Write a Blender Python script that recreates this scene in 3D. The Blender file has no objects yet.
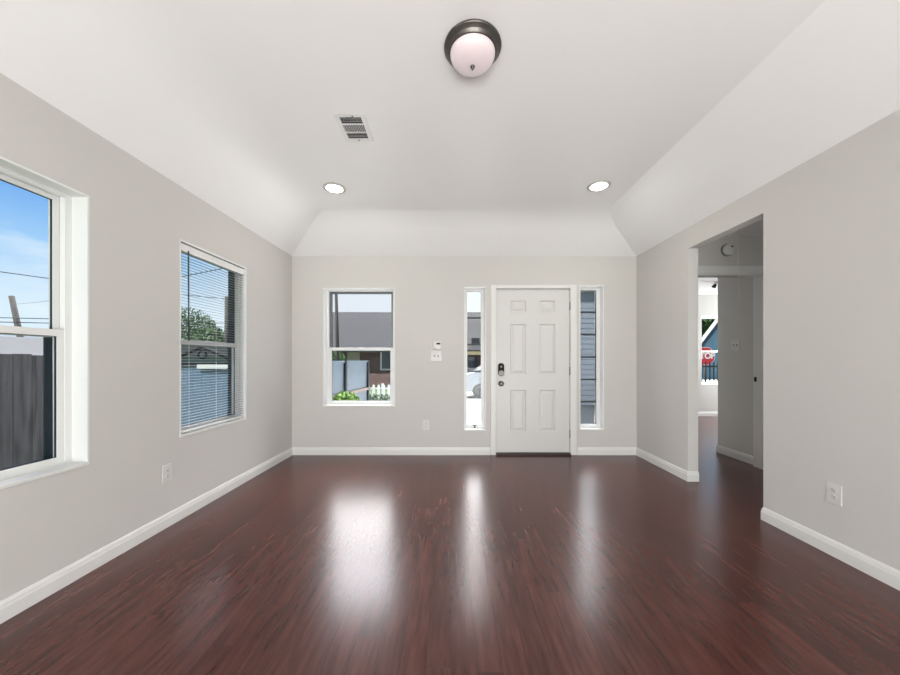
import bpy, bmesh, math, random
from mathutils import Matrix, Vector, Euler
random.seed(7)
S = bpy.context.scene
COL = S.collection
PI = math.pi
R = math.radians

# ---------------------------------------------------------------- camera
CH = 1.166                     # eye height above the floor
cam_d = bpy.data.cameras.new('camera')
cam_d.sensor_width = 36.0
cam_d.lens = 338.0 / 900.0 * 36.0
cam_d.shift_x = -0.0011
cam_d.shift_y = 0.025
cam_d.clip_start = 0.02
cam_d.clip_end = 400
cam = bpy.data.objects.new('camera', cam_d)
COL.objects.link(cam)
cam.location = (0, 0, CH)
cam.rotation_euler = (PI / 2, 0, 0)
S.camera = cam

# ---------------------------------------------------------------- view
S.view_settings.view_transform = 'Standard'
S.view_settings.look = 'None'
S.view_settings.gamma = 1
S.view_settings.exposure = 0.07
S.view_settings.use_curve_mapping = False

# ---------------------------------------------------------------- sky
W = bpy.data.worlds.new('sky')
S.world = W
W.use_nodes = True
nt = W.node_tree
nt.nodes.clear()


def N(t, **k):
    n = nt.nodes.new(t)
    for a, b in k.items():
        setattr(n, a, b)
    return n


def mth(op, a, b=None, c=None, clamp=False):
    n = N('ShaderNodeMath', operation=op, use_clamp=clamp)
    for i, v in enumerate((a, b, c)):
        if v is None:
            continue
        if isinstance(v, (int, float)):
            n.inputs[i].default_value = v
        else:
            nt.links.new(v, n.inputs[i])
    return n.outputs[0]


tc = N('ShaderNodeTexCoord')
sep = N('ShaderNodeSeparateXYZ')
nt.links.new(tc.outputs['Generated'], sep.inputs[0])
ramp = N('ShaderNodeValToRGB')
nt.links.new(sep.outputs['Z'], ramp.inputs[0])
cr = ramp.color_ramp
cr.elements[0].position = 0.0
cr.elements[0].color = (0.80, 0.92, 1.0, 1)
cr.elements[1].position = 0.55
cr.elements[1].color = (0.10, 0.27, 0.72, 1)
e = cr.elements.new(0.10); e.color = (0.74, 0.88, 1.0, 1)
e = cr.elements.new(0.21); e.color = (0.40, 0.66, 0.97, 1)
e = cr.elements.new(0.32); e.color = (0.17, 0.42, 0.88, 1)
# thin drifting clouds
mp = N('ShaderNodeMapping')
mp.inputs['Scale'].default_value = (2.2, 2.2, 7.0)
nt.links.new(tc.outputs['Generated'], mp.inputs[0])
cn = N('ShaderNodeTexNoise')
cn.inputs['Scale'].default_value = 2.4
cn.inputs['Detail'].default_value = 6
nt.links.new(mp.outputs[0], cn.inputs['Vector'])
cl = mth('MULTIPLY', mth('SUBTRACT', cn.outputs['Fac'], 0.52, clamp=True), 3.0, clamp=True)
mix = N('ShaderNodeMixRGB')
nt.links.new(cl, mix.inputs[0])
nt.links.new(ramp.outputs[0], mix.inputs[1])
mix.inputs[2].default_value = (0.93, 0.96, 1.0, 1)
# bright sky patch added above the view in front, for streaks on the floor
gd = Vector((0.0, math.cos(R(40)), math.sin(R(40))))
dp = N('ShaderNodeVectorMath', operation='DOT_PRODUCT')
nt.links.new(tc.outputs['Generated'], dp.inputs[0])
dp.inputs[1].default_value = gd
mr = N('ShaderNodeMapRange', interpolation_type='SMOOTHSTEP')
nt.links.new(dp.outputs['Value'], mr.inputs[0])
mr.inputs[1].default_value = 0.74
mr.inputs[2].default_value = 0.97
mr.inputs[3].default_value = 0
mr.inputs[4].default_value = 1
mr2 = N('ShaderNodeMapRange', interpolation_type='SMOOTHSTEP')
nt.links.new(sep.outputs['Z'], mr2.inputs[0])
mr2.inputs[1].default_value = 0.205
mr2.inputs[2].default_value = 0.29
glow = mth('MULTIPLY', mr.outputs[0], mr2.outputs[0])
hz = N('ShaderNodeMapRange', interpolation_type='SMOOTHSTEP')
nt.links.new(sep.outputs['Y'], hz.inputs[0])
hz.inputs[1].default_value = 0.72
hz.inputs[2].default_value = 0.96
mix0 = N('ShaderNodeMixRGB')
nt.links.new(hz.outputs[0], mix0.inputs[0])
nt.links.new(mix.outputs[0], mix0.inputs[1])
mix0.inputs[2].default_value = (0.98, 1.02, 1.06, 1)
SKY_GLOW = 8.0
mix2 = N('ShaderNodeMixRGB')
nt.links.new(glow, mix2.inputs[0])
nt.links.new(mix0.outputs[0], mix2.inputs[1])
hi_ = N('ShaderNodeMapRange', interpolation_type='SMOOTHSTEP')
nt.links.new(sep.outputs['Z'], hi_.inputs[0])
hi_.inputs[1].default_value = 0.35
hi_.inputs[2].default_value = 0.65
hi_.inputs[3].default_value = SKY_GLOW
hi_.inputs[4].default_value = SKY_GLOW * 2.6
cv = N('ShaderNodeVectorMath', operation='SCALE')
cv.inputs[0].default_value = (1.0, 0.955, 0.965)
nt.links.new(hi_.outputs[0], cv.inputs['Scale'])
nt.links.new(cv.outputs[0], mix2.inputs[2])
bg = N('ShaderNodeBackground')
bg.inputs['Strength'].default_value = 1.0
nt.links.new(mix2.outputs[0], bg.inputs[0])
wo = N('ShaderNodeOutputWorld')
nt.links.new(bg.outputs[0], wo.inputs[0])

# ---------------------------------------------------------------- sun and added fill lights
sun_d = bpy.data.lights.new('sun', 'SUN')
sun_d.energy = 13.0
sun_d.angle = R(0.6)
sun_d.color = (1.0, 0.97, 0.93)
sun = bpy.data.objects.new('sun', sun_d)
COL.objects.link(sun)
sun.rotation_euler = Vector((0.38, 0.40, -0.83)).to_track_quat('-Z', 'Y').to_euler()


def area(name, loc, target, sx, sy, power, color=(1, 1, 1)):
    d = bpy.data.lights.new(name, 'AREA')
    d.shape = 'RECTANGLE'
    d.size = sx
    d.size_y = sy
    d.energy = power
    d.color = color
    o = bpy.data.objects.new(name, d)
    COL.objects.link(o)
    o.location = loc
    o.rotation_euler = (Vector(target) - Vector(loc)).to_track_quat('-Z', 'Z').to_euler()
    return o


area('added_fill_rear', (0.16, -5.12, 1.25), (0.16, 0, 1.35), 3.2, 2.3, 15, (1.0, 0.995, 0.985))  # added fill light at the unseen opening behind the camera
area('added_fill_uplight', (0.15, -2.4, 0.35), (0.15, 0.2, 2.76), 3.4, 1.6, 275, (1.0, 0.995, 0.985))  # added uplight low behind the camera to brighten the ceiling, tied to no opening
area('added_fill_far_room', (6.72, 6.37, 1.4), (4, 6.0, 1.2), 1.0, 1.4, 115, (0.95, 0.99, 1.0))  # added fill light, out of view, to brighten the far room

area('added_fill_hall', (3.25, 1.14, 1.45), (3.0, 3.6, 1.6), 0.8, 1.8, 7, (0.98, 1.0, 0.98))  # added fill light at the closed end of the hall, to lighten it

# ---------------------------------------------------------------- materials
MATS = {}


def srgb(r, g, b):
    f = lambda c: (c / 255) / 12.92 if c / 255 <= 0.04045 else ((c / 255 + 0.055) / 1.055) ** 2.4
    return (f(r), f(g), f(b), 1)


def mat(name, col, rough=0.5, metal=0.0, spec=0.5, var=0.0, vscale=8.0, bump=0.0, bscale=200.0, emit=None, estr=0.0,
        stretch=None):
    m = bpy.data.materials.new(name)
    m.use_nodes = True
    t = m.node_tree
    b = t.nodes['Principled BSDF']
    b.inputs['Base Color'].default_value = col
    b.inputs['Roughness'].default_value = rough
    b.inputs['Metallic'].default_value = metal
    b.inputs['Specular IOR Level'].default_value = spec
    tcn = t.nodes.new('ShaderNodeTexCoord')
    src = tcn.outputs['Object']
    if stretch:
        mpn = t.nodes.new('ShaderNodeMapping')
        mpn.inputs['Scale'].default_value = stretch
        t.links.new(src, mpn.inputs[0])
        src = mpn.outputs[0]
    if var:
        n = t.nodes.new('ShaderNodeTexNoise')
        n.inputs['Scale'].default_value = vscale
        n.inputs['Detail'].default_value = 5
        t.links.new(src, n.inputs['Vector'])
        rr = t.nodes.new('ShaderNodeMapRange')
        rr.inputs[1].default_value = 0.3
        rr.inputs[2].default_value = 0.7
        rr.inputs[3].default_value = 1 - var
        rr.inputs[4].default_value = 1 + var
        t.links.new(n.outputs['Fac'], rr.inputs[0])
        mx = t.nodes.new('ShaderNodeVectorMath')
        mx.operation = 'SCALE'
        mx.inputs[0].default_value = col[:3]
        t.links.new(rr.outputs[0], mx.inputs['Scale'])
        t.links.new(mx.outputs[0], b.inputs['Base Color'])
    if bump:
        n2 = t.nodes.new('ShaderNodeTexNoise')
        n2.inputs['Scale'].default_value = bscale
        n2.inputs['Detail'].default_value = 3
        t.links.new(src, n2.inputs['Vector'])
        bp = t.nodes.new('ShaderNodeBump')
        bp.inputs['Strength'].default_value = bump
        bp.inputs['Distance'].default_value = 0.002
        t.links.new(n2.outputs['Fac'], bp.inputs['Height'])
        t.links.new(bp.outputs[0], b.inputs['Normal'])
    if emit:
        b.inputs['Emission Color'].default_value = emit
        b.inputs['Emission Strength'].default_value = estr
    MATS[name] = m
    return m


def pane_mat(name, tint, refl=1.0):
    m = bpy.data.materials.new(name)
    m.use_nodes = True
    t = m.node_tree
    t.nodes.clear()
    tr = t.nodes.new('ShaderNodeBsdfTransparent')
    tr.inputs[0].default_value = tint
    gl = t.nodes.new('ShaderNodeBsdfGlossy')
    gl.inputs['Roughness'].default_value = 0.02
    lw = t.nodes.new('ShaderNodeLayerWeight')
    lw.inputs[0].default_value = 0.5
    pw = t.nodes.new('ShaderNodeMath')
    pw.operation = 'POWER'
    pw.inputs[1].default_value = 5.0
    t.links.new(lw.outputs['Facing'], pw.inputs[0])
    mu = t.nodes.new('ShaderNodeMath')
    mu.operation = 'MULTIPLY_ADD'
    mu.inputs[1].default_value = 0.96 * refl
    mu.inputs[2].default_value = 0.035 * refl
    t.links.new(pw.outputs[0], mu.inputs[0])
    mx = t.nodes.new('ShaderNodeMixShader')
    t.links.new(mu.outputs[0], mx.inputs[0])
    t.links.new(tr.outputs[0], mx.inputs[1])
    t.links.new(gl.outputs[0], mx.inputs[2])
    o = t.nodes.new('ShaderNodeOutputMaterial')
    t.links.new(mx.outputs[0], o.inputs[0])
    MATS[name] = m
    return m


def floor_mat():
    m = bpy.data.materials.new('dark_laminate')
    m.use_nodes = True
    t = m.node_tree
    b = t.nodes['Principled BSDF']
    L = t.links.new
    tcn = t.nodes.new('ShaderNodeTexCoord')
    mp = t.nodes.new('ShaderNodeMapping')
    mp.inputs['Rotation'].default_value = (0, 0, PI / 2)
    L(tcn.outputs['Object'], mp.inputs[0])
    # every row of boards starts at its own place
    sp = t.nodes.new('ShaderNodeSeparateXYZ')
    L(mp.outputs[0], sp.inputs[0])
    rw = t.nodes.new('ShaderNodeMath')
    rw.operation = 'DIVIDE'
    rw.inputs[1].default_value = 0.098
    L(sp.outputs['Y'], rw.inputs[0])
    fl = t.nodes.new('ShaderNodeMath')
    fl.operation = 'FLOOR'
    L(rw.outputs[0], fl.inputs[0])
    wn = t.nodes.new('ShaderNodeTexWhiteNoise')
    wn.noise_dimensions = '1D'
    L(fl.outputs[0], wn.inputs['W'])
    sh = t.nodes.new('ShaderNodeMath')
    sh.operation = 'MULTIPLY_ADD'
    sh.inputs[1].default_value = 1.1
    L(wn.outputs['Value'], sh.inputs[0])
    L(sp.outputs['X'], sh.inputs[2])
    cb = t.nodes.new('ShaderNodeCombineXYZ')
    L(sh.outputs[0], cb.inputs['X'])
    L(sp.outputs['Y'], cb.inputs['Y'])
    br = t.nodes.new('ShaderNodeTexBrick')
    br.offset = 0.0
    br.squash = 1
    br.inputs['Color1'].default_value = (0.0, 0.0, 0.0, 1)
    br.inputs['Color2'].default_value = (1, 1, 1, 1)
    br.inputs['Mortar'].default_value = (0.5, 0.5, 0.5, 1)
    br.inputs['Scale'].default_value = 1
    br.inputs['Mortar Size'].default_value = 0.0008
    br.inputs['Mortar Smooth'].default_value = 0.2
    br.inputs['Brick Width'].default_value = 1.1
    br.inputs['Row Height'].default_value = 0.098
    L(cb.outputs[0], br.inputs['Vector'])
    # grain drawn out along the boards, each board with its own offset
    mg = t.nodes.new('ShaderNodeMapping')
    mg.inputs['Scale'].default_value = (24, 2.4, 1)
    L(tcn.outputs['Object'], mg.inputs[0])
    ofs = t.nodes.new('ShaderNodeVectorMath')
    ofs.operation = 'MULTIPLY'
    L(br.outputs['Color'], ofs.inputs[0])
    ofs.inputs[1].default_value = (37, 19, 11)
    add = t.nodes.new('ShaderNodeVectorMath')
    L(mg.outputs[0], add.inputs[0])
    L(ofs.outputs[0], add.inputs[1])
    n1 = t.nodes.new('ShaderNodeTexNoise')
    n1.inputs['Scale'].default_value = 1.6
    n1.inputs['Detail'].default_value = 4
    n1.inputs['Roughness'].default_value = 0.6
    n1.inputs['Distortion'].default_value = 0.3
    L(add.outputs[0], n1.inputs['Vector'])
    rp = t.nodes.new('ShaderNodeValToRGB')
    rp.color_ramp.elements[0].position = 0.28
    rp.color_ramp.elements[0].color = FLOOR_DARK
    rp.color_ramp.elements[1].position = 0.80
    rp.color_ramp.elements[1].color = FLOOR_LIGHT
    L(n1.outputs['Fac'], rp.inputs[0])
    # board to board difference
    s = t.nodes.new('ShaderNodeSeparateColor')
    L(br.outputs['Color'], s.inputs[0])
    r2 = t.nodes.new('ShaderNodeMapRange')
    r2.inputs[3].default_value = 0.84
    r2.inputs[4].default_value = 1.18
    L(s.outputs[0], r2.inputs[0])
    sc = t.nodes.new('ShaderNodeVectorMath')
    sc.operation = 'SCALE'
    L(rp.outputs[0], sc.inputs[0])
    L(r2.outputs[0], sc.inputs['Scale'])
    # joints
    mj = t.nodes.new('ShaderNodeMixRGB')
    L(br.outputs['Fac'], mj.inputs[0])
    L(sc.outputs[0], mj.inputs[1])
    mj.inputs[2].default_value = (0.012, 0.006, 0.005, 1)
    L(mj.outputs[0], b.inputs['Base Color'])
    rr = t.nodes.new('ShaderNodeMapRange')
    rr.inputs[3].default_value = 0.22
    rr.inputs[4].default_value = 0.27
    L(n1.outputs['Fac'], rr.inputs[0])
    L(rr.outputs[0], b.inputs['Roughness'])
    b.inputs['Specular IOR Level'].default_value = 0.5
    return m


def brick_mat(name, c1, c2, mortar, bw, rh, ms=0.008, rot=None):
    m = bpy.data.materials.new(name)
    m.use_nodes = True
    t = m.node_tree
    b = t.nodes['Principled BSDF']
    b.inputs['Roughness'].default_value = 0.85
    tcn = t.nodes.new('ShaderNodeTexCoord')
    mp = t.nodes.new('ShaderNodeMapping')
    mp.inputs['Rotation'].default_value = rot or (PI / 2, 0, 0)
    t.links.new(tcn.outputs['Object'], mp.inputs[0])
    br = t.nodes.new('ShaderNodeTexBrick')
    br.inputs['Color1'].default_value = c1
    br.inputs['Color2'].default_value = c2
    br.inputs['Mortar'].default_value = mortar
    br.inputs['Scale'].default_value = 1
    br.inputs['Mortar Size'].default_value = ms
    br.inputs['Brick Width'].default_value = bw
    br.inputs['Row Height'].default_value = rh
    t.links.new(mp.outputs[0], br.inputs['Vector'])
    t.links.new(br.outputs['Color'], b.inputs['Base Color'])
    return m


FLOOR_DARK = (0.042, 0.0088, 0.0062, 1)
FLOOR_LIGHT = (0.120, 0.035, 0.026, 1)
M_FLOOR = floor_mat()
M_WALL = mat('greige_wall_paint', (0.585, 0.572, 0.548, 1), 0.75, spec=0.25, bump=0.12, bscale=160)
M_CEIL = mat('white_ceiling_paint', (0.86, 0.86, 0.855, 1), 0.42, spec=0.5, bump=0.05, bscale=120)
M_TRIM = mat('white_trim_paint', (0.72, 0.72, 0.70, 1), 0.4)
M_DOOR = mat('white_door_paint', (0.64, 0.635, 0.62, 1), 0.38)
M_VINYL = mat('white_vinyl', (0.74, 0.75, 0.74, 1), 0.35)
M_GREYFRAME = mat('grey_metal_and_shaded_sash', (0.16, 0.18, 0.18, 1), 0.45, metal=0.2)  # grey metal parts; on the front upper sash, shade put into the colour
M_GASKET = mat('black_gasket', (0.012, 0.014, 0.016, 1), 0.5)
M_DARKFRAME = mat('dark_frame_and_shaded_sash', (0.022, 0.035, 0.04, 1), 0.5)  # dark bars and screen frame; on one upper sash, shade put into the colour
M_GLASS = pane_mat('clear_glass', (0.96, 0.98, 0.98, 1), 0.2)
M_GLASS_GREY = pane_mat('grey_tinted_glass', (0.88, 0.90, 0.92, 1), 0.2)
M_GLASS_SIDE = pane_mat('blue_grey_glass', (0.86, 0.89, 0.90, 1), 0.2)
M_PLATE = mat('white_plastic', (0.65, 0.64, 0.615, 1), 0.35)
M_SLOT = mat('dark_slot', (0.05, 0.05, 0.05, 1), 0.6)
M_BLACK = mat('black_plastic', (0.012, 0.012, 0.014, 1), 0.6, spec=0.2)
M_NICKEL = mat('satin_nickel', (0.17, 0.165, 0.155, 1), 0.42, metal=1.0)
M_BRONZE = mat('brushed_bronze_ring', (0.12, 0.11, 0.10, 1), 0.34, metal=0.85, var=0.25, vscale=14)
M_OPAL = mat('frosted_glass_bowl', (0.66, 0.56, 0.57, 1), 0.25, emit=(1, 0.93, 0.93, 1), estr=0.15)
M_LENS = mat('lit_lens', (0.9, 0.9, 0.9, 1), 0.4, emit=(1, 0.97, 0.92, 1), estr=10)
M_CAN = mat('grey_can_ring', (0.55, 0.55, 0.51, 1), 0.4)
M_VENT = mat('white_register', (0.80, 0.80, 0.79, 1), 0.4)
M_DUCT = mat('dark_duct', (0.03, 0.03, 0.03, 1), 0.8)
M_SLAT = mat('pale_blind_slat', (0.30, 0.34, 0.37, 1), 0.5)
M_WAND = mat('smoky_wand', (0.05, 0.065, 0.07, 1), 0.25)
M_CORD = mat('white_cord', (0.80, 0.78, 0.73, 1), 0.8)
M_THRESH = mat('dark_threshold', (0.03, 0.022, 0.02, 1), 0.5)
M_CONC = mat('pale_concrete', (0.76, 0.75, 0.72, 1), 0.9, var=0.1, vscale=1.2)
M_ASPH = mat('asphalt', (0.036, 0.039, 0.042, 1), 0.95, spec=0.05, var=0.1, vscale=2)
M_GRASS = mat('lawn', (0.055, 0.095, 0.03, 1), 0.95, var=0.35, vscale=5)
M_BRICK = brick_mat('brown_brick', srgb(92, 66, 62), srgb(72, 51, 51), srgb(90, 83, 81), 0.42, 0.16, 0.012)
M_SHINGLE = brick_mat('grey_shingle', srgb(41, 40, 41), srgb(34, 33, 34), srgb(29, 28, 29), 0.9, 0.28, 0.02, rot=(0, 0, 0))
M_CREAM = mat('cream_paint', srgb(164, 153, 114), 0.7)
M_BEIGE = mat('beige_paint', srgb(145, 136, 122), 0.7, var=0.05)
M_WHITEOUT = mat('white_exterior_paint', (0.390, 0.390, 0.380, 1), 0.6)
M_DARKGLASS = mat('dark_window_glass', (0.03, 0.04, 0.05, 1), 0.08)
M_SHEET = mat('blue_grey_sheet_metal', srgb(102, 114, 123), 0.5, metal=0.1, var=0.12, vscale=3)
M_STEEL = mat('dark_steel', (0.017, 0.021, 0.023, 1), 0.5, metal=0.4)
M_RUST = mat('weathered_wood_rail', srgb(136, 122, 114), 0.8, var=0.15, vscale=6)
M_FENCE = mat('dark_weathered_board', (0.075, 0.071, 0.078, 1), 0.8, var=0.55, vscale=3.2, stretch=(7, 7, 0.7))
M_POLE = mat('weathered_pole_wood', (0.041, 0.037, 0.034, 1), 0.9, var=0.2, vscale=4)
M_WIRE = mat('black_cable', (0.02, 0.02, 0.022, 1), 0.6)
M_LEAF = mat('green_leaf', (0.041, 0.083, 0.025, 1), 0.7, var=0.4, vscale=1.2)
M_LEAF2 = mat('bright_green_leaf', (0.083, 0.165, 0.021, 1), 0.6, var=0.35, vscale=6)
M_LEAF3 = mat('grey_green_leaf', (0.088, 0.121, 0.083, 1), 0.8, var=0.35, vscale=5)
M_BARK = mat('bark', (0.08, 0.06, 0.045, 1), 0.9)
M_SIDING = mat('grey_siding', srgb(98, 103, 108), 0.7, var=0.04, vscale=2)
M_BLUE = mat('blue_siding', srgb(21, 54, 69), 0.7, var=0.08, vscale=3)
M_GATE = mat('slate_blue_sheet_metal', srgb(72, 92, 111), 0.5, metal=0.1, var=0.12, vscale=3)
M_GARAGE = mat('grey_teal_siding', srgb(84, 97, 98), 0.75, var=0.05, vscale=2)
M_TEAL = mat('teal_metal', srgb(12, 75, 69), 0.5)
M_ROOF2 = mat('light_grey_roof', srgb(82, 82, 82), 0.8, var=0.08, vscale=2)
M_CAR = mat('silver_white_car_paint', (0.139, 0.152, 0.172, 1), 0.2)
M_CARGLASS = mat('car_glass', (0.10, 0.20, 0.32, 1), 0.05)
M_TYRE = mat('tyre_rubber', (0.02, 0.02, 0.02, 1), 0.8)
M_RED = mat('sign_red', srgb(128, 20, 29), 0.5)
M_SIGNWHITE = mat('sign_white', (0.357, 0.357, 0.357, 1), 0.5)
M_IRON = mat('black_iron', (0.012, 0.012, 0.014, 1), 0.7, spec=0.1)


# ---------------------------------------------------------------- mesh helpers
class MB:
    def __init__(self):
        self.bm = bmesh.new()

    def box(self, x0, x1, y0, y1, z0, z1, mx=None):
        v = [Vector((x, y, z)) for x in (x0, x1) for y in (y0, y1) for z in (z0, z1)]
        if mx:
            v = [mx @ p for p in v]
        v = [self.bm.verts.new(p) for p in v]
        for f in ((0, 1, 3, 2), (4, 6, 7, 5), (0, 4, 5, 1), (2, 3, 7, 6), (0, 2, 6, 4), (1, 5, 7, 3)):
            self.bm.faces.new([v[i] for i in f])
        return self

    def quad(self, *pts):
        self.bm.faces.new([self.bm.verts.new(p) for p in pts])
        return self

    def lathe(self, prof, seg=40, mx=None, smooth=True):
        """prof = [(r, h)], turned about local z"""
        rings = []
        for r, h in prof:
            if r < 1e-6:
                p = Vector((0, 0, h))
                rings.append([self.bm.verts.new(mx @ p if mx else p)])
            else:
                ring = []
                for i in range(seg):
                    a = 2 * PI * i / seg
                    p = Vector((r * math.cos(a), r * math.sin(a), h))
                    ring.append(self.bm.verts.new(mx @ p if mx else p))
                rings.append(ring)
        for a, b in zip(rings, rings[1:]):
            for i in range(seg):
                j = (i + 1) % seg
                if len(a) == 1 and len(b) == 1:
                    continue
                if len(a) == 1:
                    f = self.bm.faces.new((a[0], b[i], b[j]))
                elif len(b) == 1:
                    f = self.bm.faces.new((a[i], a[j], b[0]))
                else:
                    f = self.bm.faces.new((a[i], a[j], b[j], b[i]))
                f.smooth = smooth
        return self

    def tube(self, pts, r, seg=8, r2=None):
        pts = [Vector(p) for p in pts]
        n = len(pts)
        rings = []
        for k, p in enumerate(pts):
            d = (pts[min(k + 1, n - 1)] - pts[max(k - 1, 0)]).normalized()
            up = Vector((0, 0, 1)) if abs(d.z) < 0.9 else Vector((1, 0, 0))
            a = d.cross(up).normalized()
            b = d.cross(a).normalized()
            rr = r if r2 is None else r + (r2 - r) * k / (n - 1)
            rings.append([self.bm.verts.new(p + rr * (math.cos(2 * PI * i / seg) * a + math.sin(2 * PI * i / seg) * b)) for i in range(seg)])
        for a, b in zip(rings, rings[1:]):
            for i in range(seg):
                j = (i + 1) % seg
                f = self.bm.faces.new((a[i], a[j], b[j], b[i]))
                f.smooth = True
        self.bm.faces.new(rings[0][::-1])
        self.bm.faces.new(rings[-1])
        return self

    def prism(self, pts, d, mx=None):
        """pts = 2D outline in x,z; extruded from y=0 to y=d"""
        a = [Vector((x, 0, z)) for x, z in pts]
        b = [Vector((x, d, z)) for x, z in pts]
        if mx:
            a = [mx @ p for p in a]
            b = [mx @ p for p in b]
        a = [self.bm.verts.new(p) for p in a]
        b = [self.bm.verts.new(p) for p in b]
        self.bm.faces.new(a)
        self.bm.faces.new(b[::-1])
        n = len(a)
        for i in range(n):
            self.bm.faces.new((a[i], b[i], b[(i + 1) % n], a[(i + 1) % n]))
        return self

    def slab(self, x0, x1, z0, z1, t, holes=()):
        """upright slab with rectangular holes; front at y=0, back at y=t"""
        xs = sorted({x0, x1, *[h[0] for h in holes], *[h[1] for h in holes]})
        zs = sorted({z0, z1, *[h[2] for h in holes], *[h[3] for h in holes]})
        xs = [x for x in xs if x0 <= x <= x1]
        zs = [z for z in zs if z0 <= z <= z1]

        def solid(i, j):
            if i < 0 or j < 0 or i >= len(xs) - 1 or j >= len(zs) - 1:
                return False
            cx, cz = (xs[i] + xs[i + 1]) / 2, (zs[j] + zs[j + 1]) / 2
            return not any(h[0] < cx < h[1] and h[2] < cz < h[3] for h in holes)
        for i in range(len(xs) - 1):
            for j in range(len(zs) - 1):
                if not solid(i, j):
                    continue
                a, b, c, d = xs[i], xs[i + 1], zs[j], zs[j + 1]
                self.quad((a, 0, c), (b, 0, c), (b, 0, d), (a, 0, d))
                self.quad((a, t, c), (a, t, d), (b, t, d), (b, t, c))
                if not solid(i - 1, j): self.quad((a, 0, c), (a, 0, d), (a, t, d), (a, t, c))
                if not solid(i + 1, j): self.quad((b, 0, c), (b, t, c), (b, t, d), (b, 0, d))
                if not solid(i, j - 1): self.quad((a, 0, c), (a, t, c), (b, t, c), (b, 0, c))
                if not solid(i, j + 1): self.quad((a, 0, d), (b, 0, d), (b, t, d), (a, t, d))
        return self

    def ring(self, x0, x1, z0, z1, wl, wr, wb, wt, y0, y1):
        """rectangular frame made of four bars"""
        self.box(x0, x0 + wl, y0, y1, z0, z1)
        self.box(x1 - wr, x1, y0, y1, z0, z1)
        self.box(x0 + wl, x1 - wr, y0, y1, z0, z0 + wb)
        self.box(x0 + wl, x1 - wr, y0, y1, z1 - wt, z1)
        return self

    def build(self, name, material, parent=None, bevel=0.0, seg=2, weld=True):
        if weld:
            bmesh.ops.remove_doubles(self.bm, verts=self.bm.verts, dist=1e-5)
        bmesh.ops.recalc_face_normals(self.bm, faces=self.bm.faces)
        me = bpy.data.meshes.new(name)
        self.bm.to_mesh(me)
        self.bm.free()
        me.materials.append(material)
        o = bpy.data.objects.new(name, me)
        COL.objects.link(o)
        if parent:
            o.parent = parent
        if bevel:
            md = o.modifiers.new('bevel', 'BEVEL')
            md.width = bevel
            md.segments = seg
            md.limit_method = 'ANGLE'
            md.angle_limit = R(40)
        return o


def empty(name, loc=(0, 0, 0), rz=0.0):
    o = bpy.data.objects.new(name, None)
    o.empty_display_size = 0.1
    COL.objects.link(o)
    o.location = loc
    o.rotation_euler = (0, 0, rz)
    return o


def thing(name, label, cat, loc=(0, 0, 0), rz=0.0, group=None):
    o = empty(name, loc, rz)
    return tag(o, label, cat, group)


def tag(o, label, cat, group=None, kind=None):
    o['label'] = label
    o['category'] = cat
    if group:
        o['group'] = group
    if kind:
        o['kind'] = kind
    return o


def struct(o):
    o['kind'] = 'structure'
    return o


def copy_tree(o, parent=None):
    c = o.copy()
    COL.objects.link(c)
    if parent:
        c.parent = parent
    for ch in list(o.children):
        copy_tree(ch, c)
    return c


# ---------------------------------------------------------------- room numbers
YB = 4.15                    # inner face of the front-door wall
XR = 2.277                   # inner face of right wall
HW = 2.44                    # wall height
HC = 2.76                    # flat of the ceiling
SL = 0.018                   # the left wall is a touch out of square
YREAR = -5.0
TE = 0.16                    # outside wall thickness
TI = 0.10                    # inside wall thickness
GZ = -0.60                   # ground outside


def xl(y):
    return -1.952 - SL * (YB - y)


ANG_L = PI / 2 - math.atan(SL)
ANG_R = -PI / 2

# holes
FW = (-1.568, -0.688, 0.598, 2.052)            # front window
SDL = (0.160, 0.430, 0.300, 2.066)             # sidelight left of the door
SDR = (1.578, 1.876, 0.308, 2.082)             # sidelight right of the door
DR = (0.486, 1.540, 0.0, 2.084)                # door opening
LW1 = (1.02, 1.862, 0.594, 2.070)              # left wall, along y
LW2 = (2.470, 3.250, 0.600, 2.050)
OPN = (2.464, 3.250, 2.238)                    # opening to the hall

# ---------------------------------------------------------------- floor, ceiling, walls
b = MB()
b.box(-2.32, XR + TI, YREAR - TE, YB + TE, -0.15, 0)
b.box(XR + TI, 6.75, 1.0, 4.27, -0.15, 0)
b.box(3.025, 6.75, 4.27, 7.15, -0.15, 0)
struct(b.build('floor', M_FLOOR, weld=False))

struct(MB().slab(xl(YB) - 0.17, XR + TI, 0, HW, TE, (FW, SDL, SDR, DR)).build('wall_back', M_WALL)).location = (0, YB, 0)
o = struct(MB().slab(YREAR - TE, YB, 0, HW, TE, (LW1, LW2)).build('wall_left', M_WALL))
o.location = (xl(0), 0, 0)
o.rotation_euler = (0, 0, ANG_L)
o = struct(MB().slab(-YB, -YREAR, 0, HW, TI, ((-OPN[1], -OPN[0], 0, OPN[2]),)).build('wall_right', M_WALL))
o.location = (XR, 0, 0)
o.rotation_euler = (0, 0, ANG_R)
o = struct(MB().slab(-XR - TI, 2.3, 0, HW, TE, ((-1.76, 1.44, 0.0, 2.4),)).build('wall_rear', M_WALL))
o.location = (0, YREAR, 0)
o.rotation_euler = (0, 0, PI)

# tray ceiling: sloping sides up to a raised flat; soft plaster curve on the left and front, crisp crease on the right
def side_profile(run, soft):
    """(inset, height) from the wall top to the flat, creases eased over +-soft"""
    rise = HC - HW
    if not soft:
        return [(0, HW), (run, HC)]
    out = [(0, HW)]
    q = soft / math.hypot(run, rise)
    p0 = Vector((run * (1 - q), rise * (1 - q)))
    p1 = Vector((run, rise))
    p2 = Vector((run + soft, rise))
    for k in range(11):
        u = k / 10
        p = p0 * (1 - u) ** 2 + p1 * 2 * u * (1 - u) + p2 * u * u
        out.append((p.x, HW + p.y))
    return out


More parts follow.
